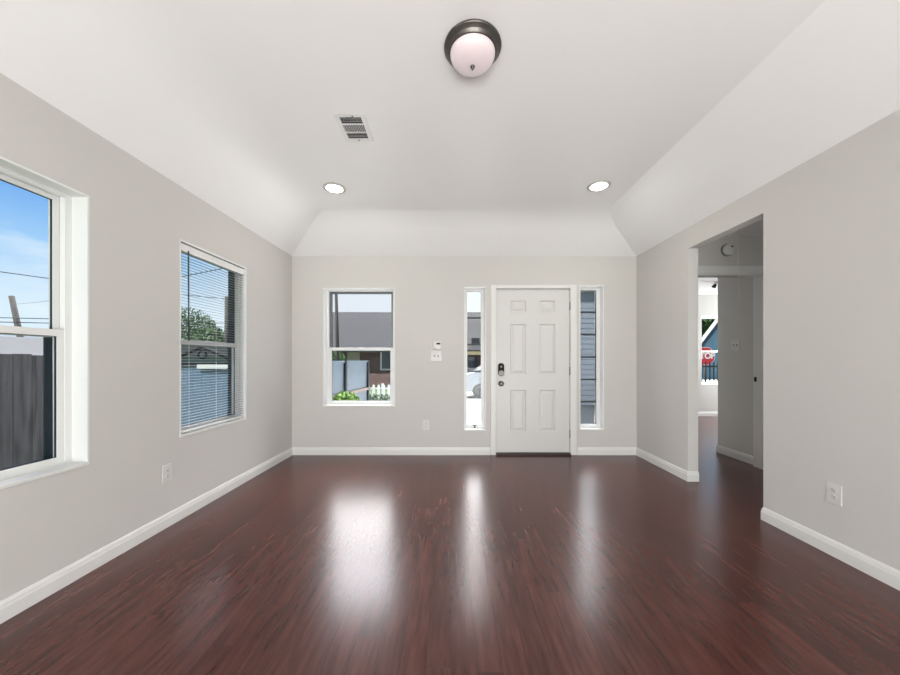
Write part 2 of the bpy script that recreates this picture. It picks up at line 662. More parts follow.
b = MB()
y0, y1 = YREAR, YB
pl, pf = side_profile(0.535, 0.22), side_profile(0.52, 0.22)
runR = 0.617
pr = [(runR * (z - HW) / (HC - HW) if z < HC - 1e-6 else runR + 0.0, z) for x, z in pf]
rows_ = []
n = len(pf)
for k in range(n):
    (il, z), (jf, zf) = pl[k], pf[k]
    # right side follows the straight slope, then the flat
    ir = pr[k][0] if k < n - 1 else runR + 0.0
    rows_.append((il, jf, ir, zf))
cols_ = []
for il, jf, ir, z in rows_:
    yf, yr = y1 - jf, y0 + min(jf, 0.5)
    cols_.append([b.bm.verts.new(p) for p in ((xl(yr) + il, yr, z), (XR - ir, yr, z), (XR - ir, yf, z), (xl(yf) + il, yf, z))])
for A, B in zip(cols_, cols_[1:]):
    for i in range(4):
        j = (i + 1) % 4
        f = b.bm.faces.new((A[i], A[j], B[j], B[i]))
        f.smooth = True
f = b.bm.faces.new(cols_[-1])
f.smooth = True
ou = [b.bm.verts.new(p) for p in ((-2.35, y0 - TE, HW), (XR + TI, y0 - TE, HW), (XR + TI, y1 + TE, HW), (-2.35, y1 + TE, HW))]
for i in range(4):
    j = (i + 1) % 4
    b.bm.faces.new((ou[i], ou[j], cols_[0][j], cols_[0][i]))
bmesh.ops.recalc_face_normals(b.bm, faces=b.bm.faces)
for e in b.bm.edges:
    if len(e.link_faces) == 2 and e.calc_face_angle(0) > R(11):
        e.smooth = False
# keep the large flats flat: their rims are hard so no shading bleeds across them
flat = max(b.bm.faces, key=lambda q: q.calc_area())
ce = b.build('ceiling', M_CEIL)
wnm = ce.modifiers.new('weighted normals', 'WEIGHTED_NORMAL')
wnm.keep_sharp = True
wnm.weight = 100
struct(ce)
b = MB()
b.box(-3.0, -2.12, YREAR - TE, YB + TE, HW + 0.02, HW + 0.14)  # unseen eave slab added to keep direct sun off the left windows
struct(b.build('added_eave', M_TRIM))

# hall and the bright room beyond it
YH = 3.60
HH = 2.476
DH = (2.45, 3.34, 0, 2.09)
struct(MB().slab(XR + TI, 4.0, 0, HH, 0.11, (DH,)).build('wall_hall', M_WALL)).location = (0, YH, 0)
b = MB()
b.box(XR + TI, 4.1, 1.0, YH + 0.11, HH, HH + 0.06)
b.box(XR + 0.02, XR + TI, 0.9, YB, HW + 0.002, HH + 0.06)
struct(b.build('ceiling_hall', M_CEIL))
b = MB()
b.box(4.0, 4.1, 1.0, YH + 0.11, 0, HH)
struct(b.build('wall_hall_right', M_WALL))
b = MB()
b.box(XR + TI, 4.1, 1.0, 1.1, 0, HH)
struct(b.build('wall_hall_near', M_WALL))
HG = 2.52
b = MB()
b.box(3.37, 3.47, YH + 0.11, 4.27, 0, HG)
b.box(3.47, 6.75, 4.17, 4.27, 0, HG)
struct(b.build('wall_corridor', M_WALL))
b = MB()
b.box(XR + TI, 2.50, YH + 0.11, 4.27, 0, HG)
b.box(2.40, 3.025, 4.15, 4.27, 0, HG)
b.box(3.055, 3.085, 4.27, 7.15, 0, HG)
struct(b.build('wall_wing_left', M_WALL))
b = MB()
b.box(XR + TI, 6.75, YH + 0.11, 4.27, HG, HG + 0.06)
b.box(3.055, 6.75, 4.27, 7.15, HG, HG + 0.06)
struct(b.build('ceiling_wing', M_CEIL))
GW = (5.18, 6.05, 0.65, 2.085)
struct(MB().slab(3.085, 6.75, 0, HG, 0.15, (GW,)).build('wall_wing_front', M_WALL)).location = (0, 7.0, 0)
o = struct(MB().slab(-7.15, -4.17, 0, HG, 0.15, ((-6.88, -5.86, 0.7, 2.1),)).build('wall_wing_right', M_WALL))
o.location = (6.6, 0, 0)
o.rotation_euler = (0, 0, ANG_R)


# ---------------------------------------------------------------- baseboards
def baseboard(name, pts):
    """profile swept along a polyline; the room lies on the left of the path"""
    prof = [(0, 0), (0.013, 0), (0.013, 0.062), (0.010, 0.072), (0.010, 0.078), (0.005, 0.092), (0, 0.094)]
    pts = [Vector((p[0], p[1], 0)) for p in pts]
    n = len(pts)
    b = MB()
    rings = []
    for k, p in enumerate(pts):
        d0 = (pts[k] - pts[k - 1]).normalized() if k else None
        d1 = (pts[k + 1] - pts[k]).normalized() if k < n - 1 else None
        n0 = Vector((-d0.y, d0.x, 0)) if d0 else None
        n1 = Vector((-d1.y, d1.x, 0)) if d1 else None
        if n0 and n1:
            m = (n0 + n1)
            m = m / max(0.2, m.dot(n0))
        else:
            m = n0 or n1
        rings.append([b.bm.verts.new(p + m * o_ + Vector((0, 0, z + 0.001))) for o_, z in prof])
    q = len(prof)
    for a, c in zip(rings, rings[1:]):
        for i in range(q):
            j = (i + 1) % q
            b.bm.faces.new((a[i], c[i], c[j], a[j]))
    b.bm.faces.new(rings[0])
    b.bm.faces.new(rings[-1][::-1])
    return struct(b.build(name, M_TRIM))


baseboard('baseboard_left', [(xl(YB), YB), (xl(YREAR), YREAR)])
baseboard('baseboard_back', [(0.482, YB), (xl(YB), YB)])
baseboard('baseboard_back_right', [(XR, YB), (1.544, YB)])
baseboard('baseboard_right_far', [(XR + TI, OPN[1]), (XR, OPN[1]), (XR, YB)])
baseboard('baseboard_right_near', [(XR, YREAR), (XR, OPN[0] - 0.006), (XR + TI, OPN[0] - 0.006)])
baseboard('baseboard_corridor', [(3.37, YH + 0.13), (3.37, 4.27), (3.9, 4.27)])
baseboard('baseboard_wing', [(6.6, 7.0), (3.085, 7.0)])


# ---------------------------------------------------------------- windows
def window(name, loc, rz, w, h, d=0.085, mid=None, upper_frame=None, upper_glass=None, lower_glass=None, screen=True, us_w=0.028):
    """double hung window; local x along the wall, y outwards, z up"""
    r = struct(empty(name, loc, rz))
    mid = mid or h * 0.485
    MB().ring(0, w, 0, h, 0.010, 0.010, 0.012, 0.010, -0.002, d).build('jamb_liner', M_VINYL, r)
    MB().box(0, w, -0.006, d, -0.004, 0.014).build('sill', M_TRIM, r, bevel=0.003)
    F, FT, FB = 0.030, 0.018, 0.016
    b = MB().ring(0.004, w - 0.004, 0.004, h - 0.004, F, F, FB, FT, d, d + 0.07)
    b.build('frame', M_VINYL, r, bevel=0.003)
    b = MB().ring(0.004 + F, w - 0.004 - F, 0.004 + FB, h - 0.004 - FT, 0.005, 0.005, 0.004, 0.005, d + 0.004, d + 0.012)
    b.build('track', M_VINYL, r)
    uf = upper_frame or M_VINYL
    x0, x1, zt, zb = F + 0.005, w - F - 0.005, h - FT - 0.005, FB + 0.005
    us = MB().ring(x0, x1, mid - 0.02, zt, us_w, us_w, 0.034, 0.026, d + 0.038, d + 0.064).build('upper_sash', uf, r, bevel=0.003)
    MB().ring(x0 + us_w - 0.002, x1 - us_w + 0.002, mid + 0.012, zt - 0.024, 0.004, 0.004, 0.004, 0.004, d + 0.046, d + 0.056).build('gasket', M_GASKET, us)
    MB().box(x0 + us_w - 0.004, x1 - us_w + 0.004, d + 0.049, d + 0.053, mid + 0.01, zt - 0.022).build('pane', upper_glass or M_GLASS, us)
    ls = MB().ring(x0, x1, zb, mid + 0.018, 0.034, 0.034, 0.034, 0.036, d + 0.008, d + 0.034).build('lower_sash', M_VINYL, r, bevel=0.003)
    MB().ring(x0 + 0.032, x1 - 0.032, zb + 0.032, mid - 0.016, 0.004, 0.004, 0.004, 0.004, d + 0.016, d + 0.026).build('gasket', M_GASKET, ls)
    MB().box(x0 + 0.030, x1 - 0.030, d + 0.019, d + 0.023, zb + 0.03, mid - 0.015).build('pane', lower_glass or M_GLASS, ls)
    b = MB()
    b.box(w / 2 - 0.03, w / 2 + 0.03, d + 0.012, d + 0.032, mid + 0.018, mid + 0.024)
    b.build('latch', M_VINYL, ls)
    if screen:
        MB().ring(x0, x1, zb, mid, 0.040, 0.040, 0.03, 0.02, d + 0.070, d + 0.080).build('screen_frame', M_DARKFRAME, r)
    return r


def on_left(yy, z):
    return (xl(yy), yy, z)


window('window_1', on_left(LW1[0], LW1[2]), ANG_L, LW1[1] - LW1[0], LW1[3] - LW1[2], lower_glass=M_GLASS_GREY)
window('window_2', on_left(LW2[0], LW2[2]), ANG_L, LW2[1] - LW2[0], LW2[3] - LW2[2], d=0.050, upper_frame=M_DARKFRAME, us_w=0.055)  # dark, widened upper sash stiles: shade painted on white vinyl
window('window_3', (FW[0], YB, FW[2]), 0, FW[1] - FW[0], FW[3] - FW[2], upper_frame=M_GREYFRAME, upper_glass=M_GLASS_GREY, screen=False)  # grey upper sash: shade on white vinyl put into its colour
window('window_6', (GW[0], 7.0, GW[2]), 0, GW[1] - GW[0], GW[3] - GW[2], screen=False)


def sidelight(name, hole, bars, glass, catch=False):
    w, h = hole[1] - hole[0], hole[3] - hole[2]
    r = struct(empty(name, (hole[0], YB, hole[2])))
    d = 0.085
    MB().ring(0, w, 0, h, 0.010, 0.010, 0.012, 0.010, -0.003, d).build('jamb_liner', M_VINYL, r)
    f = 0.036
    MB().ring(0.004, w - 0.004, 0.004, h - 0.004, f, f + 0.012, f + 0.012, f, d, d + 0.05).build('frame', M_VINYL, r, bevel=0.003)
    MB().ring(f, w - f - 0.012, f + 0.012, h - f, 0.006, 0.006, 0.006, 0.006, d + 0.01, d + 0.04).build('gasket', M_GASKET, r)
    MB().box(f + 0.002, w - f - 0.012, d + 0.022, d + 0.027, f + 0.01, h - f).build('pane', glass, r)
    z0, z1 = f + 0.018, h - f
    for k in range(1, bars + 1):
        z = z0 + (z1 - z0) * k / (bars + 1)
        MB().box(f + 0.002, w - f - 0.014, d + 0.012, d + 0.036, z - 0.011, z + 0.011).build('glazing_bar', M_DARKFRAME, r)
    if catch:
        b = MB().box(w / 2 - 0.022, w / 2 + 0.022, d - 0.012, d + 0.002, 0.046, 0.062)
        b.lathe([(0, 0.014), (0.011, 0.012), (0.011, 0), (0, 0)], 14, Matrix.Translation((w / 2 + 0.002, d, 0.026)) @ Matrix.Rotation(PI / 2, 4, 'X'))
        b.build('latch', M_BLACK, r, bevel=0.002)
    return r


sidelight('window_4', SDL, 4, M_GLASS, True)
sidelight('window_5', SDR, 5, M_GLASS_SIDE)

# unseen openings added for the fill lights: behind the camera, in the far room
r = struct(empty('added_opening_rear', (1.76, YREAR, 0), PI))
MB().ring(0, 3.2, 0, 2.4, 0.06, 0.06, 0.06, 0.06, 0.02, 0.10).build('frame', M_VINYL, r)
MB().box(1.56, 1.64, 0.03, 0.09, 0.06, 2.34).build('stile', M_VINYL, r)
r = struct(empty('added_opening_side', (6.6, 6.88, 0.7), ANG_R))
MB().ring(0, 1.02, 0, 1.4, 0.05, 0.05, 0.05, 0.05, 0.02, 0.09).build('frame', M_VINYL, r)

# ---------------------------------------------------------------- front door
dr = struct(empty('door_1', (DR[0], YB, 0)))
dw, dh = DR[1] - DR[0], DR[3]
JW = 0.066
b = MB()
b.box(0, JW, -0.012, 0.14, 0.0, dh)
b.box(dw - JW - 0.010, dw, -0.012, 0.14, 0.0, dh)
b.box(JW, dw - JW - 0.010, -0.012, 0.14, dh - 0.042, dh)
b.build('door_frame', M_TRIM, dr, bevel=0.006)
lx0, lx1, lz0, lz1 = JW + 0.004, dw - JW - 0.014, 0.028, dh - 0.046
MB().box(JW, dw - JW - 0.01, -0.03, 0.12, 0.0, 0.022).build('threshold', M_THRESH, dr)
Y0 = 0.018                                     # leaf sits a little back in its frame


def px(u): return (u - 451) / 81.45 - DR[0]
def pz(v): return CH + (360 - v) / 81.45


cols = ((px(510.5), px(526.3)), (px(540.0), px(555.8)))
rws = ((pz(311.6), pz(300.4)), (pz(374.2), pz(324.0)), (pz(431.6), pz(390.2)))
panels = [(c[0], c[1], z[0], z[1]) for c in cols for z in rws]
b = MB()
# flat of the leaf with the panel openings
xs = sorted({lx0, lx1, *[c for p in panels for c in p[:2]]})
zs = sorted({lz0, lz1, *[c for p in panels for c in p[2:]]})
for i in range(len(xs) - 1):
    for j in range(len(zs) - 1):
        cx, cz = (xs[i] + xs[i + 1]) / 2, (zs[j] + zs[j + 1]) / 2
        if any(p[0] < cx < p[1] and p[2] < cz < p[3] for p in panels):
            continue
        b.quad((xs[i], Y0, zs[j]), (xs[i + 1], Y0, zs[j]), (xs[i + 1], Y0, zs[j + 1]), (xs[i], Y0, zs[j + 1]))
for p in panels:
    prev = (p[0], p[1], p[2], p[3], Y0)
    for ins, dep in ((0.010, 0.013), (0.018, 0.013), (0.042, 0.003)):
        cur = (p[0] + ins, p[1] - ins, p[2] + ins, p[3] - ins, Y0 + dep)
        P = [(prev[0], prev[4], prev[2]), (prev[1], prev[4], prev[2]), (prev[1], prev[4], prev[3]), (prev[0], prev[4], prev[3])]
        C = [(cur[0], cur[4], cur[2]), (cur[1], cur[4], cur[2]), (cur[1], cur[4], cur[3]), (cur[0], cur[4], cur[3])]
        for i in range(4):
            j = (i + 1) % 4
            b.quad(P[i], P[j], C[j], C[i])
        prev = cur
    b.quad(*C)
b.quad((lx0, Y0, lz0), (lx0, Y0, lz1), (lx0, Y0 + 0.045, lz1), (lx0, Y0 + 0.045, lz0))
b.quad((lx1, Y0, lz0), (lx1, Y0, lz1), (lx1, Y0 + 0.045, lz1), (lx1, Y0 + 0.045, lz0))
b.quad((lx0, Y0, lz0), (lx1, Y0, lz0), (lx1, Y0 + 0.045, lz0), (lx0, Y0 + 0.045, lz0))
b.quad((lx0, Y0, lz1), (lx1, Y0, lz1), (lx1, Y0 + 0.045, lz1), (lx0, Y0 + 0.045, lz1))
b.quad((lx0, Y0 + 0.045, lz0), (lx1, Y0 + 0.045, lz0), (lx1, Y0 + 0.045, lz1), (lx0, Y0 + 0.045, lz1))
b.build('door_leaf', M_DOOR, dr)
# keypad deadbolt and knob
kx = px(501.2)


def rounded(w, h, rad, n=6):
    out = []
    for cx, cz, a0 in ((w / 2 - rad, h / 2 - rad, 0), (-w / 2 + rad, h / 2 - rad, 90), (-w / 2 + rad, -h / 2 + rad, 180), (w / 2 - rad, -h / 2 + rad, 270)):
        for k in range(n + 1):
            a = R(a0 + 90 * k / n)
            out.append((cx + rad * math.cos(a), cz + rad * math.sin(a)))
    return out


kz = pz(369.6)
lk = MB().prism(rounded(0.074, 0.160, 0.033), 0.024, Matrix.Translation((kx, Y0 - 0.024, kz))).build('deadbolt', M_BLACK, dr, bevel=0.003)
MB().prism(rounded(0.066, 0.066, 0.028), 0.010, Matrix.Translation((kx, Y0 - 0.032, kz - 0.042))).build('turn_plate', M_NICKEL, lk, bevel=0.002)
MB().prism(rounded(0.020, 0.044, 0.009), 0.020, Matrix.Translation((kx, Y0 - 0.050, kz - 0.042))).build('thumb_turn', M_NICKEL, lk, bevel=0.003)
MB().prism(rounded(0.018, 0.026, 0.008), 0.004, Matrix.Translation((kx, Y0 - 0.028, kz + 0.036))).build('badge', M_NICKEL, lk)
mk = Matrix.Translation((kx, Y0, pz(383.6))) @ Matrix.Rotation(PI / 2, 4, 'X')
kn = MB().lathe([(0.0, 0.0), (0.033, 0.0), (0.033, 0.006), (0.015, 0.010), (0.012, 0.028), (0.024, 0.036), (0.030, 0.048), (0.028, 0.060), (0.018, 0.067), (0, 0.068)], 32, mk).build('knob', M_NICKEL, dr)
for v in (305.6, 371.0, 434.0):
    b = MB().tube([(lx1 + 0.006, Y0 - 0.008, pz(v) - 0.05), (lx1 + 0.006, Y0 - 0.008, pz(v) + 0.05)], 0.0065, 10)
    b.box(lx1 + 0.001, lx1 + 0.014, Y0 - 0.004, Y0, pz(v) - 0.05, pz(v) + 0.05)
    b.build('hinge', M_NICKEL, dr)

# hall doorway: jambs and casing
hd = struct(empty('trim_1', (0, YH, 0)))
b = MB()
b.box(DH[0], DH[0] + 0.02, -0.002, 0.112, 0, DH[3])
b.box(DH[1] - 0.02, DH[1], -0.002, 0.112, 0, DH[3])
b.box(DH[0] + 0.02, DH[1] - 0.02, -0.002, 0.112, DH[3] - 0.02, DH[3])
b.build('jamb', M_TRIM, hd)
b = MB()
b.box(DH[0] - 0.06, DH[0] + 0.006, -0.016, 0, 0, DH[3] + 0.075)
b.box(DH[1] - 0.006, DH[1] + 0.06, -0.016, 0, 0, DH[3] + 0.075)
b.box(DH[0] + 0.006, DH[1] - 0.006, -0.016, 0, DH[3] - 0.006, DH[3] + 0.075)
b.build('casing', M_TRIM, hd, bevel=0.004)
MB().box(DH[1] - 0.023, DH[1] - 0.0195, 0.07, 0.10, 0.93, 0.98).build('strike_plate', M_BLACK, hd)


# ---------------------------------------------------------------- outlets and switches (local: x right, y into wall)
def outlet(label, loc, rz, w=0.078, h=0.122):
    t = thing('power_outlet', label, 'outlet', loc, rz, 'wall outlets')
    MB().prism(rounded(w, h, 0.005, 3), 0.006, Matrix.Translation((0, -0.006, 0))).build('cover_plate', M_PLATE, t, bevel=0.0015)
    for s in (-1, 1):
        rc = MB().prism(rounded(0.034, 0.029, 0.012, 5), 0.003, Matrix.Translation((0, -0.0085, s * 0.0195))).build('receptacle', M_PLATE, t)
        q = MB()
        q.box(-0.008, -0.0055, -0.0092, -0.0084, s * 0.0195 - 0.002, s * 0.0195 + 0.008)
        q.box(0.0055, 0.008, -0.0092, -0.0084, s * 0.0195 - 0.002, s * 0.0195 + 0.007)
        q.box(-0.0022, 0.0022, -0.0092, -0.0084, s * 0.0195 - 0.010, s * 0.0195 - 0.0055)
        q.build('slot', M_SLOT, rc)
    return t


outlet('white wall outlet low on the left wall between the two left windows', on_left(2.36, 0.375), ANG_L)
outlet('white wall outlet under the thermostat on the front door wall', ((425.9 - 451) / 81.45, YB, 0.368), 0)
outlet('white wall outlet on the right wall near the hall opening', (XR, 2.005, 0.372), ANG_R)


def X(u): return (u - 451) / 81.45


t = thing('thermostat', 'small white wall thermostat with a dark display, above the double switch plate', 'thermostat', (X(437.6), YB, pz(345.4)))
MB().prism(rounded(0.098, 0.102, 0.010, 4), 0.024, Matrix.Translation((0, -0.024, 0))).build('housing', M_PLATE, t, bevel=0.003)
MB().box(-0.014, 0.034, -0.0255, -0.0235, 0.010, 0.030).build('display', M_BLACK, t)
MB().box(-0.014, 0.030, -0.027, -0.0235, -0.036, -0.002).build('button_panel', M_TRIM, t, bevel=0.002)
MB().box(-0.040, -0.020, -0.026, -0.0235, -0.040, -0.034).build('slide_switch', M_SLOT, t)


def switch_plate(label, loc, rz, w, h, n):
    t = thing('light_switch', label, 'light switch', loc, rz)
    MB().prism(rounded(w, h, 0.006, 3), 0.006, Matrix.Translation((0, -0.006, 0))).build('cover_plate', M_PLATE, t, bevel=0.0015)
    for k in range(n):
        x = (k - (n - 1) / 2) * 0.046
        MB().box(x - 0.006, x + 0.006, -0.008, -0.0055, -0.013, 0.013).build('toggle_slot', M_SLOT, t)
        MB().prism([(-0.004, -0.004), (0.004, -0.004), (0.004, 0.006), (-0.004, 0.006)], 0.016, Matrix.Translation((x, -0.019, 0.001)) @ Matrix.Rotation(R(-18), 4, 'X')).build('toggle', M_PLATE, t)
    return t


switch_plate('white double switch plate on the front door wall below the thermostat', (X(436.4), YB, pz(356.0)), 0, 0.134, 0.128, 2)
switch_plate('white switch plate on the corridor wall beyond the hall doorway', (3.37, 4.0, 1.34), ANG_R, 0.116, 0.118, 2)

# ---------------------------------------------------------------- ceiling fixtures
t = thing('flush_mount_light', 'flush-mount ceiling light with frosted bowl in a bronze ring', 'ceiling light', (0.110, 1.721, HC))
MB().lathe([(0.0, -0.001), (0.144, -0.001), (0.146, -0.007), (0.141, -0.013), (0.134, -0.016), (0.129, -0.024), (0.127, -0.025), (0.126, -0.031), (0.122, -0.033), (0.121, -0.038), (0.116, -0.040), (0.110, -0.035), (0.0, -0.033)], 64).build('metal_ring', M_BRONZE, t)
prof = [(0.114, -0.035)]
for k in range(1, 13):
    a = k / 12 * PI / 2
    prof.append((0.114 * math.cos(a) ** 0.85 if k < 12 else 0.0, -0.037 - 0.062 * math.sin(a)))
MB().lathe(prof, 64).build('glass_bowl', M_OPAL, t)
fb = -0.098
MB().lathe([(0.0, fb - 0.022), (0.004, fb - 0.020), (0.006, fb - 0.014), (0.004, fb - 0.010), (0.010, fb - 0.008), (0.012, fb - 0.003), (0.011, fb + 0.002), (0, fb + 0.003)], 24).build('finial', M_BRONZE, t)


def recessed(label, loc, power=4):
    t = thing('recessed_light', label, 'recessed light', loc, 0, 'recessed ceiling lights')
    MB().lathe([(0.072, 0.0), (0.101, 0.0), (0.102, -0.004), (0.098, -0.009), (0.085, -0.013), (0.075, -0.010), (0.073, -0.001)], 48).build('trim_ring', M_CAN, t)
    MB().lathe([(0.0, -0.012), (0.060, -0.0105), (0.074, -0.008)], 48).build('lens', M_LENS, t)
    d = bpy.data.lights.new('lamp', 'AREA')
    d.shape = 'DISK'
    d.size = 0.15
    d.energy = power
    d.color = (1.0, 0.95, 0.88)
    o = bpy.data.objects.new('lamp', d)
    COL.objects.link(o)
    o.parent = t
    o.location = (0, 0, -0.018)
    return t


recessed('lit recessed light left of the front door, nearest the air vent', (-1.079, 3.13, HC))
recessed('lit recessed light in the ceiling on the right, by the hall side', (1.352, 3.09, HC))

# supply register
t = thing('air_vent', 'white metal air vent register in the ceiling with dark louvre slots', 'vent', (-0.662, 2.32, HC))
VW, VL = 0.102, 0.137
b = MB()
for (a0, a1, c0, c1) in ((-VW, -0.072, -VL, VL), (0.072, VW, -VL, VL), (-0.072, 0.072, -VL, -0.108), (-0.072, 0.072, 0.108, VL), (-0.072, 0.072, -0.043, -0.036), (-0.072, 0.072, 0.036, 0.043)):
    b.box(a0, a1, c0, c1, -0.007, -0.001)
b.build('face_plate', M_VENT, t, bevel=0.002)
MB().box(-0.073, 0.073, -0.109, 0.109, -0.0012, -0.0004).build('duct_opening', M_DUCT, t)
for c0, c1, tilt in ((-0.108, -0.043, 40), (0.043, 0.108, 40)):
    b = MB()
    for k in range(4):
        y = c0 + (c1 - c0) * (k + 0.5) / 4
        b.box(-0.068, 0.068, -0.006, 0.006, -0.0005, 0.0005, Matrix.Translation((0, y, -0.006)) @ Matrix.Rotation(R(tilt), 4, 'X'))
    b.build('louvre_bank', M_VENT, t, weld=False)
b = MB()
for k in range(12):
    x = -0.068 + 0.136 * (k + 0.5) / 12
    b.box(-0.0012, 0.0012, -0.036, 0.036, -0.004, 0.002, Matrix.Translation((x, 0, -0.0055)) @ Matrix.Rotation(R(8), 4, 'Y'))
b.build('centre_louvre', M_VENT, t, weld=False)
b = MB().box(-0.028, 0.012, -0.108, -0.101, -0.013, -0.010)
b.box(-0.004, 0.004, -0.112, -0.090, -0.020, -0.010)
b.build('damper_lever', M_GREYFRAME, t)
MB().lathe([(0, -0.013), (0.005, -0.012), (0.005, -0.009), (0, -0.009)], 12, Matrix.Translation((0.0, 0.117, 0))).build('screw', M_NICKEL, t)
MB().lathe([(0, -0.013), (0.005, -0.012), (0.005, -0.009), (0, -0.009)], 12, Matrix.Translation((0.02, -0.122, 0))).build('screw', M_NICKEL, t)

# hall: smoke detector and attic pull cord
t = thing('smoke_detector', 'round smoke detector on the wall above the hall doorway', 'smoke detector', (2.94, YH, 2.335))
mk = Matrix.Rotation(PI / 2, 4, 'X')
MB().lathe([(0, 0), (0.066, 0), (0.066, 0.012), (0.060, 0.014)], 40, mk).build('mount_ring', M_GREYFRAME, t)
MB().lathe([(0.060, 0.012), (0.062, 0.030), (0.055, 0.042), (0.030, 0.046), (0, 0.047)], 40, mk).build('housing', M_PLATE, t)
MB().lathe([(0, 0.050), (0.010, 0.049), (0.011, 0.044)], 16, Matrix.Translation((0.016, 0, 0.026)) @ mk).build('test_button', M_SLOT, t)
t = thing('pull_cord', 'thin white pull cord hanging from the hall ceiling', 'cord', (2.80, 3.30, HH))
MB().tube([(0, 0, 0), (0.001, 0, -0.35), (0.004, 0, -0.55), (0.018, 0, -0.66), (0.022, 0, -0.715)], 0.0014, 8).build('cord', M_CORD, t)
MB().lathe([(0, -0.006), (0.012, -0.004), (0.012, 0), (0, 0)], 14).build('hook_plate', M_PLATE, t)

# far room: small two-headed spot on the ceiling
t = thing('ceiling_spotlight', 'small dark two-headed spotlight on the far room ceiling', 'ceiling light', (4.62, 5.86, HG))
MB().lathe([(0, 0), (0.05, 0), (0.05, -0.02), (0, -0.022)], 24).build('base', M_VENT, t)
for s, a in ((-1, 30), (1, -30)):
    MB().lathe([(0, 0.03), (0.022, 0.025), (0.034, -0.03), (0, -0.028)], 20, Matrix.Translation((s * 0.05, 0, -0.065)) @ Matrix.Rotation(R(a), 4, 'Y')).build('spot_head', M_BLACK, t)
    MB().tube([(0, 0, -0.015), (s * 0.045, 0, -0.045)], 0.006, 8).build('arm', M_BLACK, t)

# ---------------------------------------------------------------- blind in the second left window
wb, hb = LW2[1] - LW2[0], LW2[3] - LW2[2]
t = thing('window_blind', 'lowered pale mini blind in the left window nearest the corner, slats open', 'blind', on_left(LW2[0], LW2[2]), ANG_L)
MB().box(0.014, wb - 0.014, 0.006, 0.042, hb - 0.075, hb - 0.020).build('head_rail', M_VINYL, t, bevel=0.003)
b = MB()
ns = 60
zt, zb = hb - 0.085, 0.060
for k in range(ns):
    z = zt + (zb - zt) * k / (ns - 1)
    mx = Matrix.Translation((0, 0.025, z)) @ Matrix.Rotation(R(3), 4, 'X')
    prev = None
    for i in range(4):
        yy = -0.0095 + 0.019 * i / 3
        zz = 0.0012 * (1 - (yy / 0.0095) ** 2)
        cur = [b.bm.verts.new(mx @ Vector((xx, yy, zz))) for xx in (0.016, wb - 0.016)]
        if prev:
            b.bm.faces.new((prev[0], prev[1], cur[1], cur[0]))
        prev = cur
sl = b.build('slats', M_SLAT, t)
sm = sl.modifiers.new('thickness', 'SOLIDIFY')
sm.thickness = 0.0008
MB().box(0.016, wb - 0.016, 0.014, 0.036, 0.022, 0.036).build('bottom_rail', M_VINYL, t, bevel=0.002)
for x in (0.10, wb / 2, wb - 0.10):
    MB().tube([(x, 0.012, hb - 0.07), (x, 0.012, 0.036)], 0.0008, 6).build('ladder_cord', M_CORD, t)
MB().tube([(0.085, 0.004, hb - 0.06), (0.087, 0.003, hb - 0.74)], 0.005, 8).build('tilt_wand', M_WAND, t)

# ================================================================= outside
b = MB()
b.box(-120, 120, -60, 200, GZ - 0.3, GZ - 0.02)
struct(b.build('ground', M_GRASS))
b = MB()
b.box(-2.2, 60, 4.6, 30, GZ - 0.1, GZ)
struct(b.build('concrete_drive', M_CONC))
b = MB()
b.box(3.6, 60, 7.6, 26, GZ - 0.1, GZ + 0.012)
struct(b.build('asphalt_apron', M_ASPH))


def leaf_cloud(b, c, rad, n, s, seed=0):
    rnd = random.Random(seed)
    c = Vector(c)
    for _ in range(n):
        while True:
            p = Vector((rnd.uniform(-1, 1), rnd.uniform(-1, 1), rnd.uniform(-1, 1)))
            if 0.35 < p.length < 1:
                break
        p = Vector((p.x * rad[0], p.y * rad[1], p.z * rad[2])) + c
        mx = Matrix.Translation(p) @ Euler((rnd.uniform(0, 6.3), rnd.uniform(0, 6.3), rnd.uniform(0, 6.3))).to_matrix().to_4x4()
        q = s * rnd.uniform(0.6, 1.3)
        b.quad(*[mx @ Vector(v) for v in ((-q, 0, 0), (0, -q * 0.5, q * 0.12), (q, 0, 0), (0, q * 0.5, q * 0.12))])


def tree(label, loc, h, rad, seed, leaf=None, group=None, n=1500, s=0.16):
    t = thing('leafy_tree', label, 'tree', loc, 0, group)
    b = MB()
    b.tube([(0, 0, 0), (0.05, 0, h * 0.4), (0, 0.05, h * 0.75)], 0.16, 8, 0.05)
    b.build('trunk', M_BARK, t)
    b = MB()
    rnd = random.Random(seed)
    zc = h - rad * 0.8
    leaf_cloud(b, (0, 0, zc), (rad, rad, rad * 0.8), n, s, seed)
    for k in range(4):
        a = rnd.uniform(0, 6.3)
        leaf_cloud(b, (math.cos(a) * rad * 0.7, math.sin(a) * rad * 0.7, zc + rnd.uniform(-0.6, 0.25) * rad), (rad * 0.6, rad * 0.6, rad * 0.5), n // 3, s, seed + k + 1)
    b.build('foliage', leaf or M_LEAF, t, weld=False)
    return t


